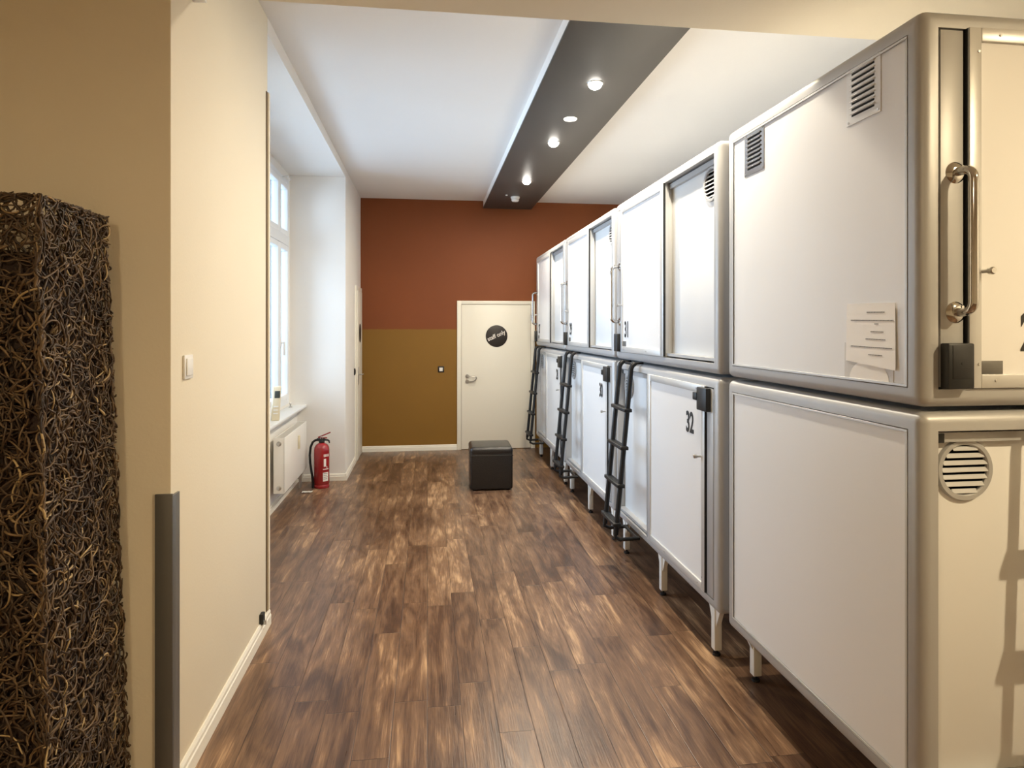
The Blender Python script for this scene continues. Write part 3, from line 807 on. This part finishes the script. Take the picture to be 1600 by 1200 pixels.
verts, faces, tones = [], [], []
def strand(pts, r, tone, n=5):
    base = len(verts); u = None; m = len(pts)
    for i, p in enumerate(pts):
        d = (pts[min(i + 1, m - 1)] - pts[max(i - 1, 0)]).normalized()
        if u is None: u, w = frame_at(d)
        else:
            u = (u - d * u.dot(d)).normalized(); w = d.cross(u).normalized()
        q = r * (.55 if i in (0, m - 1) else 1)
        for k in range(n):
            a = 2 * PI * k / n; v = p + (u * math.cos(a) + w * math.sin(a)) * q; verts.append(v[:]); tones.append(tone)
    for i in range(m - 1):
        for k in range(n):
            a = base + i * n + k; c = base + i * n + (k + 1) % n; faces.append((a, c, c + n, a + n))
rnd = random.Random(11)
def tangle(face, count, zlo, zhi):
    for _ in range(count):
        s = rnd.uniform(-1.02, 1.02); z = rnd.uniform(zlo, zhi); ang = rnd.uniform(0, 2 * PI)
        L = rnd.uniform(.05, .13); m = 8; cur = rnd.choice((-1, 1)) * rnd.uniform(4, 30); off = rnd.uniform(-.006, .010); wv = rnd.uniform(0, 6)
        pts = []
        for k in range(m):
            o_ = off + .006 * math.sin(wv + k * .9)
            ss = max(-1.04, min(1.04, s)); zz = min(ZT - rnd.uniform(0, .012), max(.004, z))
            pts.append(pos(face, ss, zz, o_))
            st = L / (m - 1); s += math.cos(ang) * st / half(1.0); z += math.sin(ang) * st; ang += cur * st
        tn = min(1, max(0, rnd.gauss(.46, .26)))
        strand(pts, rnd.uniform(.0020, .0034), tn)
for f_, c_ in ((0, 2300), (1, 2500), (2, 1300), (3, 1300)): tangle(f_, c_, 0, ZT)
for f_ in range(4):
    tangle(f_, 60, ZT - .05, ZT)
    for _ in range(16):                                     # rim strands
        z = ZT - rnd.uniform(0, .02); s0 = rnd.uniform(-1, .2); ln = rnd.uniform(.5, 1.2)
        strand([pos(f_, min(1.02, s0 + ln * k / 9), z + .005 * math.sin(k * 1.4 + z * 900), rnd.uniform(-.004, .006)) for k in range(10)], .0032, rnd.uniform(.2, .6))
    for _ in range(46):                                     # corner strands
        z = rnd.uniform(0, ZT - .12); L = rnd.uniform(.06, .14)
        strand([pos(f_, 1.0 + rnd.uniform(-.05, .02), z + L * k / 7, .004 + .004 * math.sin(k)) for k in range(8)], .003, rnd.uniform(.3, .8))
me = bpy.data.meshes.new('wicker_weave'); me.from_pydata(verts, [], faces); me.update()
at = me.attributes.new('tone', 'FLOAT', 'POINT'); at.data.foreach_set('value', tones)
me.polygons.foreach_set('use_smooth', [True] * len(me.polygons)); me.materials.append(M['strand'])
o = bpy.data.objects.new('wicker_weave', me); COL.objects.link(o); o.parent = t; o['kind'] = 'stuff'

# ---------------------------------------------------------------- daylight and camera
wd = bpy.data.worlds.new('sky'); S.world = wd; wd.use_nodes = True
wn = wd.node_tree.nodes; bg = wn['Background']
bg.inputs[0].default_value = (.60, .77, 1.0, 1); bg.inputs[1].default_value = 9.0
L = bpy.data.lights.new('window_portal', 'AREA'); L.shape = 'RECTANGLE'; L.size = WZ1 - WZ0; L.size_y = WY1 - WY0
L.cycles.is_portal = True
lo = bpy.data.objects.new('window_portal', L); COL.objects.link(lo)
lo.location = (-1.56, (WY0 + WY1) / 2, (WZ0 + WZ1) / 2); lo.rotation_euler = (0, -PI / 2, 0)

cam = bpy.data.cameras.new('camera'); co = bpy.data.objects.new('camera', cam); COL.objects.link(co); S.camera = co
F, U0, V0 = 1000.0, 668.0, 512.0
cam.sensor_fit = 'HORIZONTAL'; cam.sensor_width = 36; cam.lens = 36 * F / 1600
cam.shift_x = 0; cam.shift_y = (V0 - 600) / 1600
cam.clip_start = .05
th_ = math.atan((800 - U0) / F)
co.location = (0, 0, 1.65); co.rotation_euler = (PI / 2, 0, -th_)

S.cycles.use_denoising = True
S.cycles.max_bounces = 10; S.cycles.diffuse_bounces = 6
S.cycles.sample_clamp_indirect = 6
S.view_settings.view_transform = 'Standard'; S.view_settings.look = 'None'
S.view_settings.gamma = 1; S.view_settings.use_curve_mapping = False
S.view_settings.exposure = 0.2
